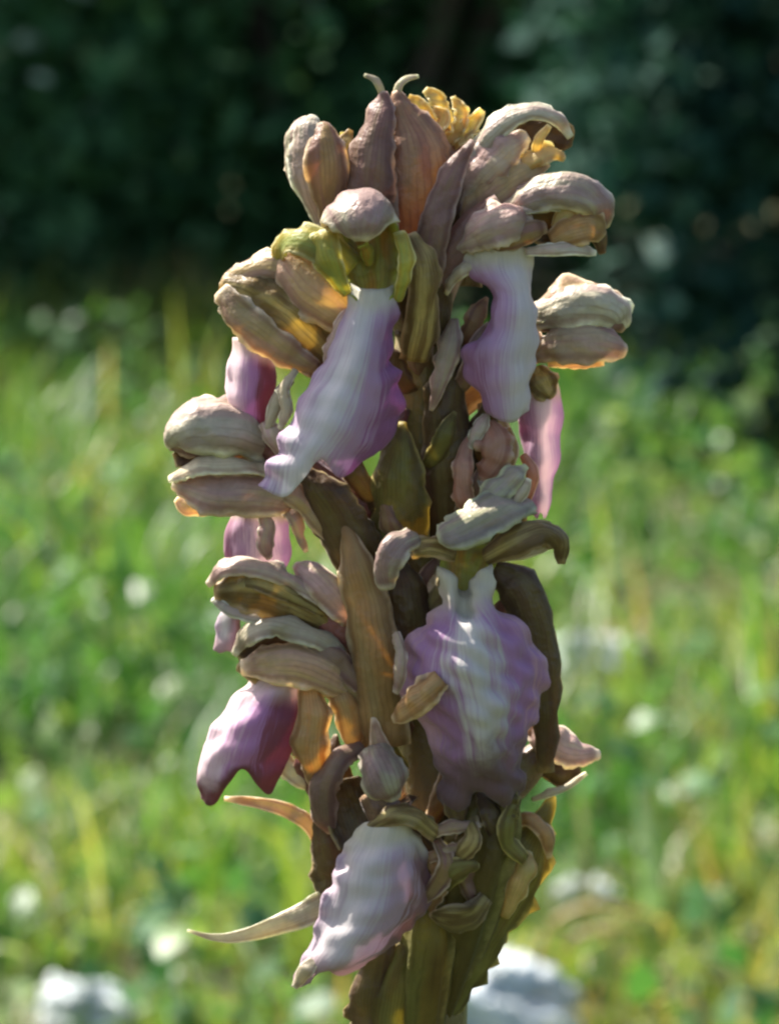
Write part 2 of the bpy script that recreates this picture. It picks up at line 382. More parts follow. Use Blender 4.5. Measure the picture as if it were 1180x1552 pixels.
def build_grass():
    rs = np.random.RandomState(5)
    gm = leaf_mat('grass_blade', [(0, (.03, .10, .018)), (.35, (.06, .165, .03)), (.62, (.14, .21, .045)), (.85, (.22, .24, .085)), (1, (.36, .28, .13))], .5)
    N = 150000
    P = np.stack([rs.uniform(-1.5, 1.5, N), rs.uniform(-.25, HEDGE_Y+.35, N), np.zeros(N)], -1)
    cl = wob(P*[1, 1, 0], 21, .35); dens = .62 + .5*cl + .35*wob(P*[1, 1, 0], 22, .11)
    keep = (rs.uniform(0, 1, N) < dens) & (np.hypot(P[:, 0]-0.0, P[:, 1]) > .03) & clear_of_stones(P); P = P[keep]; n = len(P)
    hs = .75 + .35*wob(P, 33, .5) + .6*wob(P, 34, .12)
    far = np.clip((P[:, 1]-.9)/1.3, 0, 1)
    H = rs.gamma(6, 1/6., n)*(.030+.028*far)*np.clip(hs, .25, 1.9) + .015
    H = np.minimum(H, .17 - .06*far)*(1 - .45*np.clip((P[:, 0]-.06)/.1, 0, 1)*np.clip((P[:, 1]-1.7)/.3, 0, 1)); W_ = rs.uniform(.0018, .0055, n)
    V, tri = blades_mesh(rs, P, H, W_, rs.uniform(.1, 1.5, n))
    dry = np.clip(wob(P, 77, .30), 0, 1)
    brown = np.exp(-((P[:, 0]+.20)/.10)**2-((P[:, 1]-1.0)/.22)**2) + .8*np.exp(-((P[:, 0]-.14)/.09)**2-((P[:, 1]-.85)/.15)**2)
    tint = np.clip(rs.normal(.42, .17, n) + .26*wob(P, 51, .25) + .28*dry*(rs.uniform(0, 1, n) < .5) + .5*brown*(rs.uniform(0, 1, n) < .6), 0, 1)
    o = big_mesh('meadow_grass', V, V.shape[1], tri, gm, tint)
    set_tag(o, 'sunlit green meadow grass with dry blades behind the orchid', 'grass', kind='stuff')
    # grass farther off to the sides and behind the camera: sparser
    N = 26000; P = np.stack([rs.uniform(-5, 5, N), rs.uniform(-3, HEDGE_Y+.3, N), np.zeros(N)], -1)
    k = (np.abs(P[:, 0]) > 1.45) | (P[:, 1] < -.9); P = P[k]; n = len(P)
    V, tri = blades_mesh(rs, P, np.minimum(rs.gamma(6, 1/6., n)*.09+.02, .2), rs.uniform(.004, .008, n), rs.uniform(.1, 1.5, n))
    o = big_mesh('outlying_grass', V, V.shape[1], tri, gm, np.clip(rs.normal(.42, .18, n), 0, 1))
    set_tag(o, 'sparser meadow grass stretching away on either side of the orchid', 'grass', kind='stuff')
    # broad-leaved weeds low between the blades
    wm = leaf_mat('weed_leaf', [(0, (.03, .10, .035)), (.4, (.06, .165, .045)), (.7, (.14, .22, .07)), (.92, (.19, .27, .14)), (1, (.28, .34, .24))], .45)
    N = 90000; P = np.stack([rs.uniform(-1.3, 1.3, N), rs.uniform(.2, HEDGE_Y+.2, N), .01 + .075*rs.uniform(0, 1, N)**1.4], -1)
    k = (wob(P*[1, 1, 0], 61, .16) + rs.normal(0, .2, N) > .12) & (P[:, 2] < .05 + .03*wob(P*[1, 1, 0], 62, .2)) & clear_of_stones(P); P = P[k]; n = len(P)
    V, tri = leaf_cards(rs, P, rs.uniform(.007, .020, n), up=.6, wr=.7)
    o = big_mesh('ground_cover', V, V.shape[1], tri, wm, np.clip(rs.normal(.42, .2, n) + .25*wob(P*[1, 1, 0], 63, .2), 0, 1))
    set_tag(o, 'low broad leaved weeds growing between the grass blades', 'weeds', kind='stuff')

def leaf_cards(rs, P, L, up=.3, wr=.55):
    """folded pointed leaves of 6 vertices"""
    N = len(P); d = rs.normal(size=(N, 3)); d /= np.linalg.norm(d, axis=1, keepdims=True)
    nn = rs.normal(size=(N, 3)); nn[:, 2] += up*3; nn -= d*(nn*d).sum(1, keepdims=True); nn /= np.linalg.norm(nn, axis=1, keepdims=True)
    s = np.cross(nn, d); L = L[:, None]; W_ = L*wr*rs.uniform(.7, 1.2, (N, 1)); f = rs.uniform(.05, .3, (N, 1))
    V = np.empty((N, 6, 3)); V[:, 0] = P; V[:, 1] = P + d*L*.35 - s*W_*.5 + nn*f*W_; V[:, 2] = P + d*L*.35 + s*W_*.5 + nn*f*W_
    V[:, 3] = P + d*L*.75 - s*W_*.33 + nn*f*W_*.5; V[:, 4] = P + d*L*.75 + s*W_*.33 + nn*f*W_*.5; V[:, 5] = P + d*L - nn*f*L*.2
    return V, [(0, 2, 1), (1, 2, 4), (1, 4, 3), (3, 4, 5)]

def build_thicket():
    dark = leaf_mat('thicket_leaf', [(0, (.036, .100, .046)), (.5, (.066, .160, .07)), (.93, (.11, .21, .09)), (1, (.42, .50, .38))], .3, .75, (1.1, 1.1, .6), .1)  # pale last stop paints sunlit leaf flecks
    blue = leaf_mat('blue_green_leaf', [(0, (.015, .046, .034)), (.5, (.022, .066, .048)), (.93, (.05, .10, .075)), (1, (.25, .34, .28))], .25, .75, (1, 1.1, .8), .1)  # here too the pale last stop paints sunlit flecks
    bk = NB('bark'); oc = bk.n('ShaderNodeTexCoord').outputs['Object']; n = bk.noise(oc, 90, 4)
    bark = bk.finish(bk.mix(n, (.05, .035, .025), (.12, .09, .06)), .9, 0, None, n, .6, .004)
    specs = [(-2.7, .6, .75, .75, dark), (-1.8, .4, .62, .7, dark), (-1.0, .5, .55, .66, dark), (-.50, .46, .34, .52, dark), (-.08, .56, .42, .58, dark),
             (.30, -.12, .20, .52, blue), (.66, .10, .36, .58, dark), (1.15, .20, .45, .66, dark), (1.9, .5, .65, .75, dark), (2.8, .6, .75, .8, dark),
             (-1.5, 1.2, .95, 1.1, dark), (-.35, 1.15, .75, 1.0, dark), (.65, 1.2, .75, 1.05, dark), (1.7, 1.25, .95, 1.1, dark)]
    for i, (x, dy, r, h, m) in enumerate(specs):
        rs = np.random.RandomState(200+i); c = np.array([x, HEDGE_Y+dy, 0.0])
        back = dy > 1; root = empty('shrub', c)
        if m is blue: set_tag(root, 'low bluish green shrub in front of the dark thicket', 'shrub')
        elif back: set_tag(root, 'tall dark green shrub at the back of the thicket', 'shrub', 'tall shrubs at the back of the thicket')
        else: set_tag(root, 'dark green leafy shrub along the edge of the meadow', 'shrub', 'dark shrubs along the edge of the meadow')
        for s in range(5):                                            # stems
            a = rs.uniform(0, 6.28); e = c + np.array([math.cos(a)*r*.55, math.sin(a)*r*.45, h*rs.uniform(.65, .9)])
            p0 = c + np.array([math.cos(a)*.04, math.sin(a)*.04, -.02]); pm = (p0+e)/2 + rs.normal(0, .05, 3)
            pts = cr(np.array([p0, pm, e]), 9); V = []; F = []
            for q in range(9):
                for j in range(6): V.append(pts[q] + np.array([math.cos(j*1.047), math.sin(j*1.047), 0])*(.017*(1-q/9.5)+.002))
            F = [(q*6+j, q*6+(j+1) % 6, q*6+6+(j+1) % 6, q*6+6+j) for q in range(8) for j in range(6)]
            mesh_obj('stem', V, F, bark, root)
        nl = int((20000 if not back else 16000)*min(1.4, (r/.5)**1.3)); 
        # leaf clumps through the crown, denser at the shell
        nc = 90; cc = rs.normal(size=(nc, 3)); cc /= np.linalg.norm(cc, axis=1, keepdims=True); cc *= rs.uniform(.45, 1.0, (nc, 1))**.6
        ci = rs.randint(0, nc, nl); q = cc[ci] + rs.normal(0, .13, (nl, 3))
        P = c + np.array([0, 0, h*.5]) + q*np.array([r, r*.62, h*.52]); P = P[(P[:, 2] > .01)]
        V, tri = leaf_cards(rs, P, rs.uniform(.012, .032, len(P))*(1.5 if back else 1), up=.4, wr=.6)
        big_mesh('foliage', V, V.shape[1], tri, m, np.where(rs.uniform(0, 1, len(P)) < .012, 1.0, np.clip(rs.normal(.45, .2, len(P)), 0, .93)), parent=root)  # a few leaves take the pale stop, sunlit spots put into their colour

def build_stalks():
    m1 = petal_mat('pale_blade', (.34, .42, .26), (.46, .52, .34), (.25, .34, .18), .8, 3, .5, .4, warm=0)
    m2 = petal_mat('dry_stalk', (.40, .28, .12), (.50, .38, .2), (.28, .17, .07), .8, 3, .5, .3)
    for m, w0, pts, lab, nm in (
        (m1, .0042, [(992, 1372, .03), (985, 1310, .055), (975, 1250, .08), (962, 1195, .10)], 'single broad pale green grass blade standing upright among darker grass', 'grass_blade'),
        (m2, .0016, [(820, 1440, .03), (850, 1392, .07), (910, 1372, .09), (975, 1388, .08), (1000, 1420, .05)], 'dry brown stalk bent over in an arch near the small grey stone', 'dry_stalk'),
        (m2, .0014, [(860, 1440, .03), (900, 1412, .06), (960, 1408, .07), (985, 1430, .04)], 'shorter dry brown stalk lying under the arched stalk', 'dry_stalk')):
        g = ground_at(pts[0][0], pts[0][1], pts[0][2]); y0 = g[1]; P = []
        for x, y, z in pts:
            u = (x-590)/776*TAN; v = (776-y)/776*TAN; d = np.array([u, CT+v*ST, -ST+v*CT]); t = (y0-CAM[1])/d[1]; P.append(CAM + d*t)
        P = np.array(P); root = P[0].copy(); root[2] = -.003; P = cr(np.vstack([root, P]), 20); n = len(P)
        wd = w0*np.sin(np.linspace(.9, math.pi-.05, n)); V = []
        for i in range(n):
            t = nrm(np.gradient(P, axis=0)[i]); sd = nrm(np.cross(t, (0, -1, .2)))
            V += [P[i]-sd*wd[i], P[i]+np.array([0, -.4, .1])*wd[i], P[i]+sd*wd[i]]
        F = [(i*3+j, i*3+j+1, i*3+j+4, i*3+j+3) for i in range(n-1) for j in range(2)]
        U = [(j/2, i/(n-1)) for i in range(n) for j in range(3)]
        o = mesh_obj(nm, V, F, m, None, U, loc=root); md = o.modifiers.new('thickness', 'SOLIDIFY'); md.thickness = .0006
        set_tag(o, lab, 'grass' if nm == 'grass_blade' else 'stalk')

build_stalks(); build_ground(); build_stones(); build_grass(); build_thicket()

# ------------------------------------------------------------------ the orchid
orchid = empty('giant_orchid', (world((640, -1500, 0))[0], 0, 0))
set_tag(orchid, 'flowering orchid spike with lilac lips and brownish hoods standing in the meadow', 'orchid')

def flower(x, y, d, label=None):
    f = empty('flower', world((x, -y, d)), orchid)
    if label: f['label'] = label
    return f

def stem_to_ground():
    zb = world((640, -1700, 0)); pts = [(648, 1560+k*1000, 0) for k in range(6)]
    tube(orchid, 'stem', M['stem'], [(640, 5980, 0), (640, 4500, 0), (645, 3000, 0), (650, 2200, 0), (640, 1620, 0), (650, 1400, 0), (655, 1200, 0), (640, 1000, 0), (630, 800, 0), (640, 600, 0), (640, 430, 0), (628, 300, 5), (622, 240, 8)],
         [95, 85, 80, 72, 66, 62, 58, 52, 48, 44, 36, 24, 12], ribs=7, rib=.05, nl=120)
    # long leaves low on the stem, below the picture
    for a, L in ((.4, 900), (2.3, 1000), (4.2, 850), (5.4, 700)):
        cx, cdp = math.cos(a), math.sin(a)
        blade(orchid, 'leaf', M['leafgreen'], [(640+cx*60, 5850, cdp*60), (640+cx*L*.35, 5500, cdp*L*.35), (640+cx*L*.75, 5420, cdp*L*.75), (640+cx*L*1.15, 5640, cdp*L*1.15)], [110, 190, 170, 6], (-.3*cx, 1, -.3*cdp), -.5, thick=9)
M['leafgreen'] = petal_mat('glossy_green_leaf', (.06, .14, .03), (.08, .16, .035), (.04, .10, .02), .8, 9, .4, .2, .3, warm=0, rough=.35)
stem_to_ground()

def bract(*a, **k): return blade(orchid, 'bract', *a, **k)

# --- the tuft of bracts at the top
bract(M['rust'], [(652, 400, -20), (662, 320, -5), (674, 250, 0), (672, 192, -8)], [50, 62, 42, 8], (.35, .1, 1), .9)
bract(M['rust'], [(636, 400, 14), (636, 300, 46), (630, 225, 46), (610, 168, 34), (600, 138, 28)], [52, 60, 52, 24, 5], (.2, .1, 1), .9, edge=7)
bract(M['green'], [(598, 150, 30), (606, 128, 26), (618, 119, 22), (634, 116, 18)], [4, 5, 4, 2], (0, .5, 1), .8, thick=3)
bract(M['mauve'], [(562, 390, 36), (560, 290, 66), (566, 215, 62), (580, 158, 44), (580, 140, 38)], [42, 42, 34, 15, 6], (-.3, .1, 1), 1.0)
bract(M['green'], [(582, 150, 40), (574, 130, 38), (566, 120, 36), (552, 114, 34)], [5, 5, 4, 2], (0, .5, 1), .8, thick=3)
bract(M['mauve'], [(640, 430, 84), (660, 340, 92), (684, 268, 82), (716, 213, 66)], [28, 24, 18, 3], (-.2, .2, 1), .8)
bract(M['umber'], [(690, 430, 20), (700, 360, 30), (690, 300, 30), (700, 240, 20)], [40, 36, 26, 8], (.2, 0, 1), .8)

# --- withered yellow flower tip behind the top bracts
f = flower(670, 200, -40)
tube(f, 'ovary', M['ovary'], [(640, 300, 0), (655, 250, -30), (668, 215, -45)], [14, 16, 10], 6)
for pts, hw, n_ in (([(668, 232, -25), (656, 195, -20), (644, 172, -24), (630, 160, -30)], [9, 13, 12, 4], (-.3, .4, 1)), ([(676, 222, -32), (674, 188, -28), (664, 162, -30), (650, 150, -36)], [9, 12, 13, 6], (.2, .5, 1)),
                ([(680, 228, -25), (692, 212, -16), (706, 198, -18), (720, 178, -26)], [10, 15, 15, 6], (.3, .4, 1)), ([(678, 222, -16), (690, 204, -12), (694, 180, -16), (684, 160, -26)], [8, 12, 12, 5], (.5, .2, 1)),
                ([(672, 226, -16), (668, 206, -10), (672, 186, -14), (660, 176, -20)], [7, 10, 10, 4], (-.6, .3, 1)), ([(690, 224, -14), (702, 214, -12), (716, 206, -18)], [6, 9, 5], (.1, .8, .6))):
    blade(f, 'petal', M['gold'], [(676+(x-676)*1.25, 222+(y-222)*1.12-6, d+22) for x, y, d in pts], [q*.95 for q in hw], n_, -.5, ruf=4, wl=20, edge=9, ewl=14)

# --- closed bud, upper left
f = flower(485, 260, 40)
tube(f, 'ovary', M['ovary'], [(560, 420, 15), (515, 380, 25), (488, 335, 35)], [20, 20, 12])
blade(f, 'sepal', M['grey'], [(488, 345, 22), (460, 285, 30), (443, 232, 30), (446, 195, 24), (464, 178, 14)], [8, 18, 20, 15, 4], (-.8, .2, .6), 1.0)
blade(f, 'sepal', M['pale'], [(490, 345, 28), (478, 285, 46), (470, 225, 50), (468, 192, 42), (474, 178, 28)], [10, 32, 36, 25, 8], (-.2, .15, 1), 1.1)
blade(f, 'sepal', M['brown'], [(500, 345, 40), (496, 285, 64), (494, 228, 70), (490, 198, 62), (486, 188, 52)], [8, 28, 31, 18, 6], (.15, .1, 1), .8)
blade(f, 'sepal', M['olive'], [(508, 345, 18), (520, 270, 38), (524, 222, 38), (531, 197, 30)], [12, 18, 15, 4], (.5, .2, .8), 1.0)
blade(f, 'petal', M['yellow'], [(512, 300, 14), (520, 240, 20), (522, 200, 22)], [8, 12, 6], (.2, .2, 1), .6)

# --- the open flower facing the camera below the tuft
f = flower(560, 420, 120)
tube(f, 'ovary', M['ovary'], [(640, 560, 20), (620, 480, 55), (580, 420, 80)], [22, 28, 22])
blade(f, 'hood', M['grey'], [(552, 410, 75), (547, 350, 88), (545, 326, 124), (546, 328, 168), (546, 346, 192), (546, 366, 198)], [40, 54, 60, 58, 40, 9], A=1.3, away=(548, 400, 130), nu=21)
blade(f, 'throat', M['throat'], [(564, 456, 158), (564, 420, 134), (562, 370, 122), (556, 335, 130)], [24, 42, 46, 40], (0, .1, 1), -.6)
blade(f, 'column', M['throat'], [(560, 400, 128), (556, 384, 142), (550, 368, 162)], [6, 9, 7], (0, .3, 1), 1.3)
blade(f, 'petal', M['yellow'], [(526, 446, 144), (506, 412, 158), (492, 378, 160), (498, 350, 150)], [7, 17, 25, 12], (-.3, .2, 1), .7)
blade(f, 'petal', M['yellow'], [(602, 456, 142), (612, 420, 162), (614, 384, 164), (604, 352, 155)], [6, 11, 14, 9], (.3, .2, 1), .7)
blade(f, 'sepal', M['yellow'], [(530, 410, 136), (495, 376, 148), (456, 362, 142), (430, 370, 120), (418, 396, 100)], [26, 32, 28, 20, 5], (-.1, .55, .85), .45, ruf=2)
blade(f, 'sepal', M['tan'], [(530, 480, 120), (480, 440, 124), (442, 402, 112), (420, 380, 96)], [34, 50, 36, 9], (-.3, .25, 1), .7)
blade(f, 'sepal', M['olive'], [(628, 545, 90), (642, 470, 122), (642, 400, 138), (622, 354, 132)], [22, 27, 25, 8], (.35, .15, 1), 1.0)
lip(f, M['lip_a'], [
    [(532, 430, 138), (548, 438, 150), (565, 440, 156), (582, 438, 150), (598, 430, 138)],
    [(521, 475, 150), (540, 477, 168), (562, 478, 174), (584, 474, 168), (603, 468, 150)],
    [(490, 545, 152), (520, 547, 178), (548, 548, 188), (575, 545, 178), (597, 540, 150)],
    [(454, 600, 150), (490, 605, 180), (530, 607, 192), (572, 605, 176), (611, 598, 138)],
    [(426, 655, 148), (463, 658, 178), (508, 657, 192), (556, 654, 172), (606, 632, 130)],
    [(404, 706, 150), (440, 706, 174), (485, 690, 184), (535, 692, 168), (588, 672, 128)],
    [(388, 734, 152), (434, 752, 162), (484, 696, 178), (516, 724, 160), (564, 690, 128)]], nu=41, ruf=2.5)
blade(f, 'petal', M['cream'], [(448, 560, 120), (430, 590, 128), (436, 620, 132), (424, 650, 128)], [6, 10, 9, 4], (-.5, .4, .8), .8, edge=8, ewl=14)
blade(f, 'petal', M['pink'], [(530, 470, 140), (516, 492, 148), (500, 530, 142), (494, 556, 134)], [8, 12, 9, 3], (-.4, .2, 1), .8)

# --- brown flower on the left, seen from its side
f = flower(420, 490, 90)
tube(f, 'ovary', M['maroon'], [(610, 640, 30), (540, 610, 50), (490, 555, 62), (470, 530, 66)], [24, 24, 24, 18])
blade(f, 'throat', M['throat'], [(500, 560, 62), (480, 510, 66), (440, 455, 64), (400, 425, 60)], [26, 46, 46, 30], (0, .2, 1), -.7)
blade(f, 'sepal', M['tan'], [(505, 470, 90), (450, 415, 96), (400, 402, 92), (352, 422, 80), (334, 432, 72)], [28, 36, 28, 16, 4], (-.2, .5, .9), .8)
blade(f, 'sepal', M['olive'], [(495, 540, 92), (440, 490, 112), (385, 448, 106), (336, 430, 84)], [24, 48, 44, 16], (-.2, .25, 1), .6)
blade(f, 'sepal', M['tan'], [(478, 560, 100), (425, 527, 120), (372, 485, 114), (334, 440, 92)], [14, 26, 29, 15], (-.4, -.1, 1), .7)
lip(f, M['lip_c'], [
    [(356, 512, 62), (368, 512, 80), (386, 516, 88), (404, 526, 86), (420, 540, 74)],
    [(350, 555, 66), (364, 555, 90), (384, 560, 100), (404, 566, 94), (420, 572, 78)],
    [(350, 595, 66), (362, 598, 92), (380, 602, 102), (400, 606, 96), (416, 606, 80)],
    [(354, 628, 62), (366, 634, 82), (382, 640, 90), (398, 642, 86), (410, 634, 74)],
    [(368, 652, 56), (378, 660, 66), (388, 664, 72), (398, 662, 70), (404, 648, 64)]], nu=23, nv=30, edge=4)
blade(f, 'petal', M['cream'], [(440, 575, 104), (424, 600, 112), (410, 635, 112), (402, 668, 106)], [7, 11, 9, 4], (-.4, .2, 1), .8)
blade(f, 'petal', M['pink'], [(404, 640, 96), (412, 658, 112), (425, 680, 112), (436, 700, 104)], [12, 16, 12, 4], (-.1, .2, 1), .8)

# --- flower at far left, two pale hood halves
f = flower(330, 690, 80)
tube(f, 'ovary', M['maroon'], [(590, 790, 20), (500, 740, 40), (430, 690, 54), (385, 672, 60)], [24, 28, 28, 20])
hood(f, M['pale'], M['pink'], [(405, 672, 50), (355, 652, 80), (300, 648, 86), (268, 660, 68), (258, 676, 52)], [30, 46, 44, 26, 8], (-.15, .5, .85), 1.35)
blade(f, 'sepal', M['cream'], [(410, 712, 82), (350, 705, 102), (295, 708, 102), (258, 726, 82)], [14, 20, 20, 8], (-.1, .8, .6), .9)
blade(f, 'throat', M['umber'], [(420, 705, 50), (350, 692, 56), (300, 690, 58), (264, 698, 56)], [22, 34, 30, 10], (-.1, .1, 1), -.5)
blade(f, 'sepal', M['pink'], [(440, 762, 70), (380, 750, 96), (315, 746, 96), (264, 732, 78)], [20, 32, 30, 10], (-.1, .2, 1), .9)
blade(f, 'petal', M['tan'], [(360, 768, 78), (320, 766, 86), (286, 768, 82), (268, 756, 74)], [10, 15, 12, 4], (-.1, -.2, 1), .7)
lip(f, M['lip_p'], [
    [(352, 772, 40), (368, 770, 58), (388, 770, 64), (410, 772, 60), (432, 778, 44)],
    [(344, 805, 44), (364, 806, 66), (388, 808, 74), (412, 808, 66), (436, 806, 46)],
    [(340, 840, 44), (362, 842, 66), (388, 842, 74), (414, 842, 66), (438, 836, 46)],
    [(346, 876, 40), (366, 880, 54), (388, 872, 60), (410, 880, 54), (428, 866, 42)]], nu=23, nv=26, edge=5)
blade(f, 'petal', M['pink'], [(436, 770, 62), (450, 792, 70), (456, 815, 68), (464, 836, 60)], [10, 11, 8, 3], (.3, .3, 1), .8)
blade(f, 'petal', M['tan'], [(430, 742, 72), (456, 758, 84), (482, 790, 84), (500, 824, 76)], [14, 18, 14, 4], (.2, .3, 1), .9)
blade(f, 'petal', M['pink'], [(398, 772, 72), (404, 800, 84), (402, 826, 82), (408, 846, 72)], [8, 13, 12, 4], (.2, .3, 1), .9)

# --- flower on the left below it, olive hood
f = flower(410, 900, 95)
tube(f, 'ovary', M['maroon'], [(600, 1000, 30), (545, 970, 60), (500, 945, 72), (470, 930, 76)], [26, 30, 26, 18])
blade(f, 'throat', M['umber'], [(505, 955, 70), (440, 925, 76), (380, 908, 78), (330, 905, 76)], [16, 32, 34, 14], (-.1, .1, 1), -.4)
blade(f, 'sepal', M['olive'], [(508, 950, 84), (444, 912, 106), (382, 894, 108), (326, 898, 90)], [16, 33, 37, 15], (-.1, .15, 1), .7)
blade(f, 'hood', M['pink'], [(508, 925, 92), (456, 890, 116), (398, 862, 120), (342, 860, 102), (315, 886, 86)], [9, 13, 16, 17, 6], (-.1, .65, .8), .9, edge=7)
blade(f, 'petal', M['olive'], [(492, 930, 100), (446, 904, 118), (400, 884, 122), (360, 882, 112)], [6, 12, 14, 5], (-.1, .2, 1), .6)
blade(f, 'petal', M['pale'], [(450, 950, 98), (400, 938, 110), (350, 926, 106), (322, 908, 92)], [4, 8, 8, 4], (0, .4, 1), .7, edge=7)
blade(f, 'sepal', M['pink'], [(530, 938, 84), (500, 900, 102), (470, 870, 98), (448, 856, 84)], [18, 27, 24, 6], (.1, .55, .85), 1.0)
lip(f, M['lip_d'], [
    [(334, 915, 66), (342, 915, 74), (350, 916, 78), (360, 916, 74), (368, 918, 64)],
    [(326, 945, 64), (336, 946, 76), (346, 948, 80), (356, 948, 76), (366, 948, 64)],
    [(324, 985, 58), (334, 990, 66), (346, 986, 70), (356, 992, 66), (364, 984, 58)]], nu=15, nv=18, edge=3)

# --- lower left flower with the long purple lip
f = flower(440, 1020, 110)
tube(f, 'ovary', M['ovary'], [(600, 1100, 30), (560, 1060, 64), (525, 1030, 84), (490, 1005, 92)], [26, 30, 28, 20])
blade(f, 'throat', M['umber'], [(525, 1015, 80), (465, 988, 86), (410, 980, 88), (360, 996, 84)], [18, 30, 30, 12], (-.15, .1, 1), -.5)
blade(f, 'hood', M['cream'], [(520, 990, 90), (470, 960, 114), (415, 948, 120), (374, 962, 108), (355, 992, 90)], [12, 22, 23, 20, 7], (-.2, .6, .8), .9, edge=7)
blade(f, 'sepal', M['tan'], [(545, 1050, 96), (478, 1014, 120), (420, 1004, 122), (366, 1012, 98)], [16, 32, 33, 12], (-.15, .2, 1), .7, edge=7)
blade(f, 'sepal', M['mauve'], [(560, 1050, 92), (520, 1010, 110), (485, 985, 114), (450, 978, 110)], [14, 20, 16, 4], (.1, .4, .9), .7)
blade(f, 'petal', M['olive'], [(420, 1030, 90), (385, 1018, 96), (360, 1010, 86)], [10, 14, 6], (-.2, -.2, 1), .6)
lip(f, M['lip_c'], [
    [(386, 1022, 80), (402, 1024, 104), (420, 1026, 114), (440, 1030, 112), (460, 1036, 96)],
    [(350, 1062, 82), (374, 1064, 114), (400, 1068, 128), (428, 1072, 122), (454, 1076, 100)],
    [(322, 1104, 82), (350, 1108, 118), (382, 1110, 134), (416, 1114, 126), (448, 1116, 104)],
    [(304, 1144, 82), (332, 1150, 116), (370, 1146, 134), (406, 1150, 126), (440, 1146, 104)],
    [(300, 1180, 82), (324, 1188, 104), (366, 1160, 128), (404, 1178, 122), (432, 1160, 106)],
    [(304, 1210, 84), (326, 1218, 94), (364, 1164, 124), (406, 1204, 116), (428, 1166, 106)]], nu=41, edge=5)
blade(f, 'sepal', M['amber'], [(468, 1030, 96), (474, 1085, 120), (470, 1140, 118), (484, 1200, 98)], [12, 27, 27, 6], (-.1, .1, 1), 1.0)
blade(f, 'sepal', M['amber'], [(498, 1018, 84), (520, 1062, 104), (532, 1110, 100), (534, 1152, 88)], [12, 21, 19, 5], (.1, .2, 1), 1.0)
blade(f, 'petal', M['maroon'], [(462, 1120, 92), (470, 1160, 96), (482, 1222, 90)], [14, 20, 4], (0, 0, 1), .8)
blade(f, 'petal', M['cream'], [(422, 1140, 84), (436, 1164, 92), (455, 1182, 96), (472, 1196, 90)], [8, 16, 13, 4], (0, .4, .9), .8)

# --- top right flower, beaked hood in profile
f = flower(780, 220, 20)
tube(f, 'ovary', M['mauve'], [(640, 420, 10), (668, 340, 20), (705, 270, 22), (735, 235, 22)], [20, 26, 24, 16])
blade(f, 'throat', M['umber'], [(770, 240, 20), (808, 205, 18), (842, 202, 16), (858, 226, 14)], [16, 28, 26, 10], (0, 0, 1), .4)
blade(f, 'hood', M['pale'], [(686, 290, 14), (720, 232, 30), (760, 188, 40), (806, 168, 40), (844, 180, 34), (864, 208, 26)], [20, 22, 20, 16, 12, 4], (-.1, .6, .8), 1.0, edge=8)
blade(f, 'sepal', M['pink'], [(686, 312, 28), (730, 262, 46), (768, 226, 48), (800, 208, 36)], [18, 34, 30, 7], (-.1, .3, 1), .8)
blade(f, 'sepal', M['tan'], [(690, 345, 34), (742, 296, 52), (792, 262, 54), (830, 246, 42)], [18, 30, 25, 6], (-.1, .35, 1), .8)
blade(f, 'petal', M['gold'], [(784, 258, 44), (810, 238, 56), (836, 230, 54), (854, 240, 40)], [10, 18, 14, 5], (.1, .5, .9), .6, edge=8)
blade(f, 'petal', M['gold'], [(812, 232, 52), (816, 212, 58), (832, 190, 50)], [7, 7, 4], (.1, .4, 1), .9)

# --- second flower on the right, domed hood, white lip
f = flower(800, 400, 90)
tube(f, 'ovary', M['mauve'], [(650, 500, 20), (672, 420, 50), (715, 350, 70), (760, 310, 74)], [22, 26, 26, 20])
blade(f, 'throat', M['umber'], [(790, 330, 84), (822, 334, 82), (850, 336, 80), (890, 344, 74)], [20, 36, 38, 24], (0, .1, 1), -.6)
blade(f, 'hood', M['grey'], [(765, 322, 70), (800, 300, 90), (842, 288, 102), (882, 292, 102), (906, 312, 92), (915, 346, 78)], [12, 26, 33, 34, 27, 8], (.05, .55, .8), 1.2, nu=21)
blade(f, 'petal', M['pale'], [(772, 318, 96), (800, 316, 106), (832, 312, 110), (850, 318, 106)], [4, 8, 8, 3], (-.1, .5, .9), .7)
blade(f, 'sepal', M['pink'], [(684, 380, 74), (726, 352, 106), (768, 336, 114), (806, 334, 102)], [5, 30, 35, 16], (-.15, .4, .9), 1.0)
blade(f, 'sepal', M['brown'], [(722, 378, 96), (764, 366, 112), (800, 352, 116), (826, 344, 104)], [5, 14, 17, 9], (.1, 0, 1), .8)
blade(f, 'petal', M['gold'], [(842, 346, 96), (854, 326, 108), (874, 318, 108)], [8, 13, 8], (-.1, .2, 1), .7)
blade(f, 'petal', M['amber'], [(836, 366, 98), (866, 350, 112), (894, 344, 106), (912, 358, 90)], [14, 25, 26, 11], (.1, .2, 1), .6, edge=9)
blade(f, 'petal', M['pale'], [(796, 382, 104), (836, 378, 116), (872, 376, 112), (902, 384, 94)], [6, 11, 11, 4], (0, .3, 1), .6)
blade(f, 'petal', M['umber'], [(884, 336, 84), (906, 354, 84), (912, 384, 78)], [12, 15, 5], (.4, .1, .8), .8)
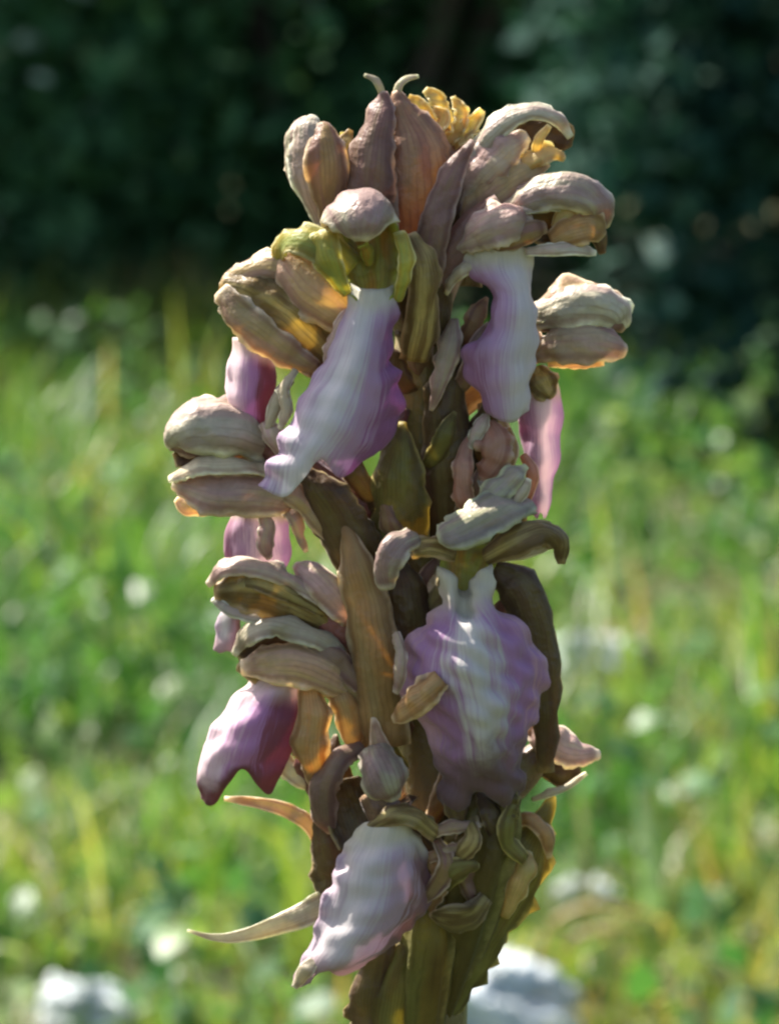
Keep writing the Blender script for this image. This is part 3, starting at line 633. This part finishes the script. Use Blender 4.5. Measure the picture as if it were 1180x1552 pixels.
lip(f, M['lip_e'], [
    [(692, 380, 76), (722, 376, 98), (752, 374, 104), (780, 374, 98), (806, 380, 84)],
    [(706, 404, 84), (730, 408, 104), (756, 410, 112), (782, 408, 106), (806, 412, 90)],
    [(740, 440, 96), (756, 442, 112), (774, 444, 118), (792, 442, 112), (808, 440, 94)],
    [(734, 490, 96), (754, 490, 118), (774, 490, 126), (794, 490, 118), (811, 486, 92)],
    [(704, 535, 92), (734, 538, 120), (764, 538, 132), (790, 538, 120), (811, 535, 90)],
    [(712, 580, 90), (738, 588, 116), (764, 588, 128), (788, 588, 116), (806, 584, 88)],
    [(742, 622, 90), (752, 634, 108), (768, 640, 116), (784, 638, 108), (797, 622, 88)]], nu=31)
blade(f, 'petal', M['cream'], [(728, 398, 92), (704, 408, 90), (686, 424, 82), (676, 446, 72)], [10, 11, 8, 3], (-.4, .3, .8), .8)

# --- flower at far right with two pale hood halves
f = flower(870, 500, 10)
tube(f, 'ovary', M['brown'], [(660, 640, 0), (720, 590, -10), (780, 545, -6), (825, 518, 0)], [22, 24, 24, 20])
hood(f, M['pale'], M['tan'], [(806, 482, -6), (852, 466, 16), (898, 462, 20), (930, 474, 8), (944, 496, -4)], [16, 34, 36, 28, 8], (.1, .5, .85), 1.3)
blade(f, 'sepal', M['cream'], [(806, 482, 4), (830, 470, 14), (850, 468, 16)], [8, 16, 8], (-.2, .5, .8), .8)
blade(f, 'sepal', M['pink'], [(812, 528, 4), (858, 518, 28), (908, 518, 30), (946, 530, 12)], [20, 32, 33, 12], (.1, .35, .95), 1.1)
blade(f, 'petal', M['tan'], [(830, 548, -6), (870, 548, 6), (915, 548, 4)], [8, 12, 6], (.1, -.3, .9), .6)
blade(f, 'sepal', M['olive'], [(810, 560, -4), (824, 582, 8), (838, 600, 2)], [16, 24, 10], (.2, .3, .9), 1.0)
lip(f, M['lip_p'], [
    [(792, 574, -14), (804, 570, 4), (817, 570, 10), (832, 572, 4), (846, 580, -14)],
    [(786, 615, -12), (802, 616, 8), (817, 618, 14), (832, 616, 8), (848, 614, -14)],
    [(788, 660, -12), (802, 662, 8), (818, 664, 16), (832, 662, 8), (846, 660, -12)],
    [(796, 700, -12), (806, 704, 4), (819, 706, 10), (831, 704, 4), (842, 700, -12)],
    [(802, 745, -14), (810, 748, -2), (820, 750, 4), (829, 748, -2), (836, 742, -14)],
    [(808, 778, -16), (813, 786, -8), (819, 776, -4), (825, 786, -8), (830, 774, -16)]], nu=23, edge=4)

# --- bracts along the middle
bract(M['pink'], [(688, 484, 64), (680, 530, 84), (667, 576, 90), (653, 622, 82)], [5, 18, 14, 2], (-.25, 0, 1), 1.0)
bract(M['umber'], [(690, 830, 20), (684, 720, 52), (676, 620, 62), (690, 520, 52)], [46, 44, 34, 10], (.2, 0, 1), 1.0)
bract(M['olivebract'], [(606, 830, 66), (604, 750, 84), (606, 690, 84), (610, 640, 72)], [44, 44, 30, 4], (-.1, .1, 1), 1.0)
bract(M['umber'], [(560, 880, 56), (520, 800, 84), (490, 750, 92), (462, 716, 88)], [40, 44, 34, 12], (-.3, 0, 1), .9)
bract(M['umber'], [(640, 520, 60), (652, 470, 60), (664, 420, 62), (668, 380, 66)], [40, 32, 22, 6], (.2, 0, 1), .8)
bract(M['amber'], [(730, 610, 24), (748, 660, 44), (744, 700, 46), (730, 744, 34)], [8, 30, 28, 6], (.1, .1, 1), .8)
bract(M['cream'], [(735, 628, 40), (722, 652, 52), (706, 686, 54)], [4, 11, 4], (-.5, .3, .8), .8)
bract(M['tan'], [(706, 672, 50), (700, 710, 62), (704, 750, 60), (716, 790, 50)], [5, 14, 16, 10], (-.2, .1, 1), .9)
bract(M['umber'], [(760, 820, 20), (750, 760, 36), (730, 700, 30), (712, 640, 20)], [40, 44, 36, 12], (.3, 0, 1), .8)
bract(M['amber'], [(582, 1130, 92), (570, 1020, 112), (556, 920, 118), (536, 840, 108), (519, 783, 94)], [42, 42, 37, 21, 2], (-.25, .1, 1), .9)
bract(M['umber'], [(640, 1080, 60), (622, 980, 88), (610, 900, 90), (600, 850, 80)], [46, 44, 36, 10], (.1, 0, 1), .9)
bract(M['tan'], [(596, 1210, 96), (584, 1160, 116), (572, 1120, 120), (565, 1085, 112)], [24, 20, 12, 2], (-.1, .1, 1), .9)

for pts, hw, m in (([(742, 640, 70), (752, 668, 92), (748, 696, 94), (728, 728, 82)], [8, 24, 24, 5], 'salmon'), ([(768, 650, 62), (774, 680, 82), (764, 706, 82), (750, 722, 74)], [5, 12, 12, 4], 'amber'),
                   ([(712, 662, 74), (702, 700, 92), (702, 742, 92), (712, 780, 80)], [5, 14, 17, 9], 'salmon'), ([(738, 626, 66), (726, 650, 82), (710, 680, 84)], [4, 12, 4], 'pale'),
                   ([(792, 690, 40), (806, 716, 56), (800, 746, 52), (790, 770, 44)], [5, 10, 9, 3], 'salmon'), ([(726, 724, 80), (742, 742, 92), (762, 748, 88)], [5, 10, 4], 'pale')):
    bract(M[m], pts, hw, (-.15, .3, 1), .8, edge=8, ewl=20)

# --- the large open flower, lower right
f = flower(710, 960, 150)
tube(f, 'ovary', M['ovary'], [(650, 960, 30), (680, 900, 70), (710, 850, 100)], [30, 34, 26])
blade(f, 'throat', M['throat'], [(700, 905, 150), (704, 865, 134), (712, 820, 128)], [20, 36, 50], (0, .1, 1), -.7)
blade(f, 'hood', M['green'], [(800, 758, 104), (762, 768, 140), (720, 790, 172), (686, 808, 188), (664, 816, 190)], [18, 34, 38, 30, 6], (0, .55, .85), .9, edge=10, ewl=22, ruf=6)
blade(f, 'petal', M['green'], [(728, 778, 122), (748, 750, 124), (772, 726, 112), (798, 706, 96)], [14, 22, 20, 5], (-.2, .3, .9), .8, edge=8, ruf=6)
blade(f, 'petal', M['cream'], [(776, 766, 118), (790, 748, 120), (800, 726, 110)], [5, 9, 4], (.2, .4, .9), .9)
blade(f, 'sepal', M['olive'], [(735, 845, 138), (785, 818, 152), (822, 806, 146), (848, 822, 136), (850, 854, 130)], [15, 25, 23, 16, 4], (.1, .5, .85), .9)
blade(f, 'petal', M['cream'], [(760, 846, 136), (800, 836, 142), (838, 824, 132)], [5, 9, 4], (0, -.1, 1), .6)
blade(f, 'sepal', M['olive'], [(690, 835, 150), (655, 828, 158), (622, 832, 160)], [17, 17, 15], (-.1, .4, .9), .8)
blade(f, 'sepal', M['grey'], [(628, 815, 150), (602, 826, 172), (584, 856, 178), (586, 892, 166)], [16, 25, 25, 10], (-.3, .45, .85), 1.1)
blade(f, 'sepal', M['umber'], [(742, 862, 116), (784, 888, 122), (812, 960, 112), (828, 1060, 102), (826, 1170, 80)], [14, 33, 32, 26, 12], (.3, .1, 1), .9)
lip(f, M['lip_b'], [
    [(664, 858, 148), (682, 868, 160), (703, 892, 146), (725, 868, 160), (744, 856, 148)],
    [(664, 908, 158), (684, 914, 182), (706, 930, 174), (728, 914, 182), (750, 906, 158)],
    [(630, 950, 156), (668, 952, 194), (708, 956, 208), (752, 952, 194), (796, 950, 152)],
    [(603, 990, 150), (652, 998, 192), (713, 1000, 222), (770, 998, 190), (820, 988, 140)],
    [(600, 1032, 148), (656, 1040, 190), (720, 1042, 230), (776, 1038, 190), (826, 1030, 136)],
    [(622, 1078, 150), (672, 1080, 192), (728, 1082, 228), (778, 1076, 190), (814, 1072, 140)],
    [(652, 1120, 150), (690, 1124, 186), (734, 1122, 212), (770, 1116, 186), (796, 1110, 142)],
    [(664, 1168, 144), (698, 1176, 172), (736, 1170, 186), (764, 1168, 170), (788, 1158, 138)],
    [(660, 1210, 134), (690, 1232, 146), (733, 1196, 154), (768, 1226, 144), (794, 1196, 130)]], nu=51, nv=60, edge=13, ewl=46, ruf=6, wl=50)
blade(f, 'petal', M['amber'], [(668, 1030, 212), (644, 1050, 214), (618, 1072, 204), (596, 1090, 186)], [14, 26, 22, 6], (-.25, .4, .9), .9, edge=8, ewl=18)
blade(f, 'petal', M['pink'], [(600, 960, 158), (606, 990, 176), (606, 1022, 178), (600, 1050, 166)], [6, 11, 10, 4], (-.5, .2, .9), .9, edge=8, ewl=16)

# --- flower on the lower right, mostly hidden behind the large lip
f = flower(850, 1140, 50)
tube(f, 'ovary', M['ovary'], [(680, 1260, 10), (740, 1215, 30), (790, 1170, 44), (820, 1140, 48)], [26, 30, 28, 20])
blade(f, 'hood', M['pink'], [(806, 1100, 44), (836, 1124, 62), (870, 1140, 60), (908, 1142, 46)], [16, 32, 27, 6], (.1, .5, .9), .9)
blade(f, 'throat', M['umber'], [(810, 1160, 40), (845, 1172, 36), (880, 1168, 36)], [10, 17, 7], (0, -.2, 1), .6)  # dark blade added as the shadow under the hood, no real throat
blade(f, 'sepal', M['cream'], [(806, 1212, 48), (834, 1202, 58), (862, 1190, 58), (888, 1172, 50)], [3, 6, 5, 2], (.1, .5, .8), .8)
blade(f, 'petal', M['cream'], [(812, 940, 84), (830, 965, 80), (838, 1000, 76)], [4, 7, 3], (.4, .3, .8), .8)

# --- bottom flower, lilac lip hanging to the left
f = flower(570, 1300, 160)
tube(f, 'ovary', M['ovary'], [(650, 1330, 30), (620, 1280, 80), (585, 1235, 120), (560, 1200, 128)], [30, 34, 28, 18])
blade(f, 'throat', M['umber'], [(545, 1275, 130), (530, 1230, 112), (520, 1180, 104)], [30, 40, 26], (0, 0, 1), -.6)
blade(f, 'sepal', M['mauve'], [(548, 1132, 108), (512, 1150, 130), (490, 1192, 132), (492, 1236, 118), (502, 1262, 110)], [12, 22, 24, 18, 6], (-.4, .4, .85), 1.0)
blade(f, 'hood', M['grey'], [(566, 1140, 130), (574, 1160, 166), (584, 1188, 180), (596, 1214, 172)], [22, 34, 34, 12], (-.05, .45, .9), 1.2)
blade(f, 'sepal', M['olive'], [(660, 1262, 150), (624, 1236, 174), (590, 1236, 180), (556, 1256, 170)], [16, 20, 18, 6], (0, .6, .8), .9)
lip(f, M['lip_d'], [
    [(545, 1252, 156), (568, 1244, 172), (594, 1242, 178), (620, 1250, 172), (642, 1266, 152)],
    [(514, 1300, 160), (546, 1300, 192), (580, 1302, 205), (618, 1304, 190), (650, 1312, 152)],
    [(498, 1352, 164), (534, 1354, 198), (574, 1356, 212), (616, 1358, 192), (654, 1360, 150)],
    [(476, 1410, 168), (510, 1412, 200), (550, 1412, 212), (592, 1408, 190), (628, 1400, 150)],
    [(454, 1462, 176), (480, 1464, 200), (514, 1462, 206), (546, 1458, 186), (578, 1442, 154)],
    [(442, 1496, 180), (462, 1494, 192), (488, 1468, 198), (514, 1478, 182), (545, 1462, 160)]], nu=39)
blade(f, 'petal', M['cream'], [(476, 1455, 196), (462, 1474, 200), (446, 1496, 192)], [8, 12, 5], (-.2, .4, .9), .7)

# --- swollen ovaries and bracts at the foot of the spike
f = flower(730, 1330, 90)
tube(f, 'ovary', M['olivebract'], [(660, 1540, 20), (690, 1430, 62), (716, 1330, 88), (738, 1250, 92), (750, 1190, 80)], [30, 44, 52, 48, 26], ribs=6, rib=.16)
blade(f, 'sepal', M['tan'], [(650, 1300, 140), (680, 1288, 152), (712, 1282, 146)], [9, 13, 5], (0, .5, .9), .8, edge=8, ewl=16)
blade(f, 'sepal', M['tan'], [(655, 1262, 146), (688, 1254, 150), (728, 1250, 140)], [7, 10, 4], (0, .5, .9), .8, edge=8, ewl=16)
for k, (x, y) in enumerate(((690, 1225), (712, 1262), (742, 1236), (770, 1220), (700, 1318), (668, 1330))):
    blade(f, 'petal', M[('umber', 'olive', 'umber', 'olivebract', 'brown', 'amber')[k]], [(x-14, y-34, 118), (x, y-6, 136), (x+(-1)**k*10, y+26, 134), (x+(-1)**k*22, y+58, 120)], [8, 17, 15, 3], ((-1)**k*.4, .2, 1), .9, edge=9, ewl=18)
tube(orchid, 'ovary', M['olivebract'], [(630, 1600, 40), (640, 1490, 86), (652, 1400, 100), (664, 1310, 98)], [32, 38, 36, 18], ribs=6, rib=.16)
bract(M['olivebract'], [(676, 1540, 40), (738, 1410, 60), (796, 1306, 56), (838, 1206, 40)], [16, 40, 40, 3], (.4, .1, .9), .9, edge=9)
bract(M['olivebract'], [(588, 1620, 70), (592, 1540, 92), (604, 1470, 102), (628, 1400, 96)], [32, 34, 26, 4], (-.1, .1, 1), .9)
bract(M['umber'], [(560, 1600, 60), (556, 1520, 84), (572, 1450, 100), (600, 1390, 90)], [26, 30, 24, 4], (-.3, .1, 1), .9)
bract(M['gold'], [(764, 1390, 80), (784, 1344, 96), (794, 1314, 96), (800, 1290, 86)], [6, 15, 18, 6], (.2, .3, .9), 1.1)
bract(M['amber'], [(772, 1250, 70), (800, 1240, 80), (826, 1262, 78), (832, 1300, 66)], [6, 14, 14, 3], (.3, .4, .8), .9, edge=8)
bract(M['umber'], [(520, 1420, 40), (510, 1340, 70), (492, 1280, 84), (480, 1236, 84)], [36, 34, 24, 4], (-.4, 0, 1), .9)
bract(M['cream'], [(512, 1362, 60), (470, 1382, 76), (420, 1402, 82), (360, 1420, 82), (320, 1420, 80), (284, 1410, 76)], [24, 22, 15, 9, 5, 2], (-.05, .25, 1), .15, edge=4, ewl=60, ruf=3)
bract(M['tan'], [(486, 1300, 76), (474, 1256, 78), (440, 1230, 78), (396, 1218, 76), (340, 1210, 70)], [8, 12, 12, 9, 3], (-.1, .25, 1), .15, edge=5, ewl=40)

# --- withered scraps that fill the foot of the spike
rs = np.random.RandomState(77)
fw = flower(660, 1300, 90, 'withered brown flower remains')
for k in range(8):
    x = 565 + 250*rs.uniform(); y = 1200 + 160*rs.uniform(); d = 150 + 14*rs.uniform() - max(0, abs(x-715)-40)*.75 - max(0, y-1330)*.2
    if x < 655 and y > 1215: d = min(d, 118)
    a = rs.uniform(-2.4, -.7) if rs.uniform() < .35 else rs.uniform(.6, 2.5); L = rs.uniform(60, 105)
    pts = [(x, y, d-12), (x+math.cos(a)*L*.4, y+math.sin(a)*L*.4, d+rs.uniform(0, 18)), (x+math.cos(a+.4)*L*.75, y+math.sin(a+.4)*L*.75, d+rs.uniform(0, 20)), (x+math.cos(a+.6)*L, y+math.sin(a+.6)*L, d+rs.uniform(-8, 14))]
    w_ = rs.uniform(13, 24)
    blade(fw, 'petal', M[('olivebract', 'olive', 'umber', 'brown')[k % 4]], pts, [w_*.5, w_, w_*.9, 2.5], (rs.normal(0, .5), rs.normal(.2, .3), 1), rs.uniform(-1, 1.1), edge=7, ewl=22, ruf=3, nu=9, nv=15)
# --- small bracts and shrivelled bases crowding the axis between the flowers
for k in range(30):
    y = 470 + 25*k; x = 632 + 105*math.sin(k*2.4) + rs.uniform(-15, 15); d = 62 + 22*math.cos(k*2.4)
    sx = 1 if x > 632 else -1; L = rs.uniform(60, 105)
    bract(M[('umber', 'rust', 'olivebract', 'mauve', 'umber', 'brown')[k % 6]], [(x-sx*20, y+L*.5, d-14), (x, y+L*.1, d+6), (x+sx*10, y-L*.3, d+8), (x+sx*rs.uniform(8, 26), y-L*.62, d)],
          [13, 17, 13, 2], (sx*.4, .1, 1), rs.uniform(.4, 1.1), edge=8, ewl=20, nu=9, nv=15)
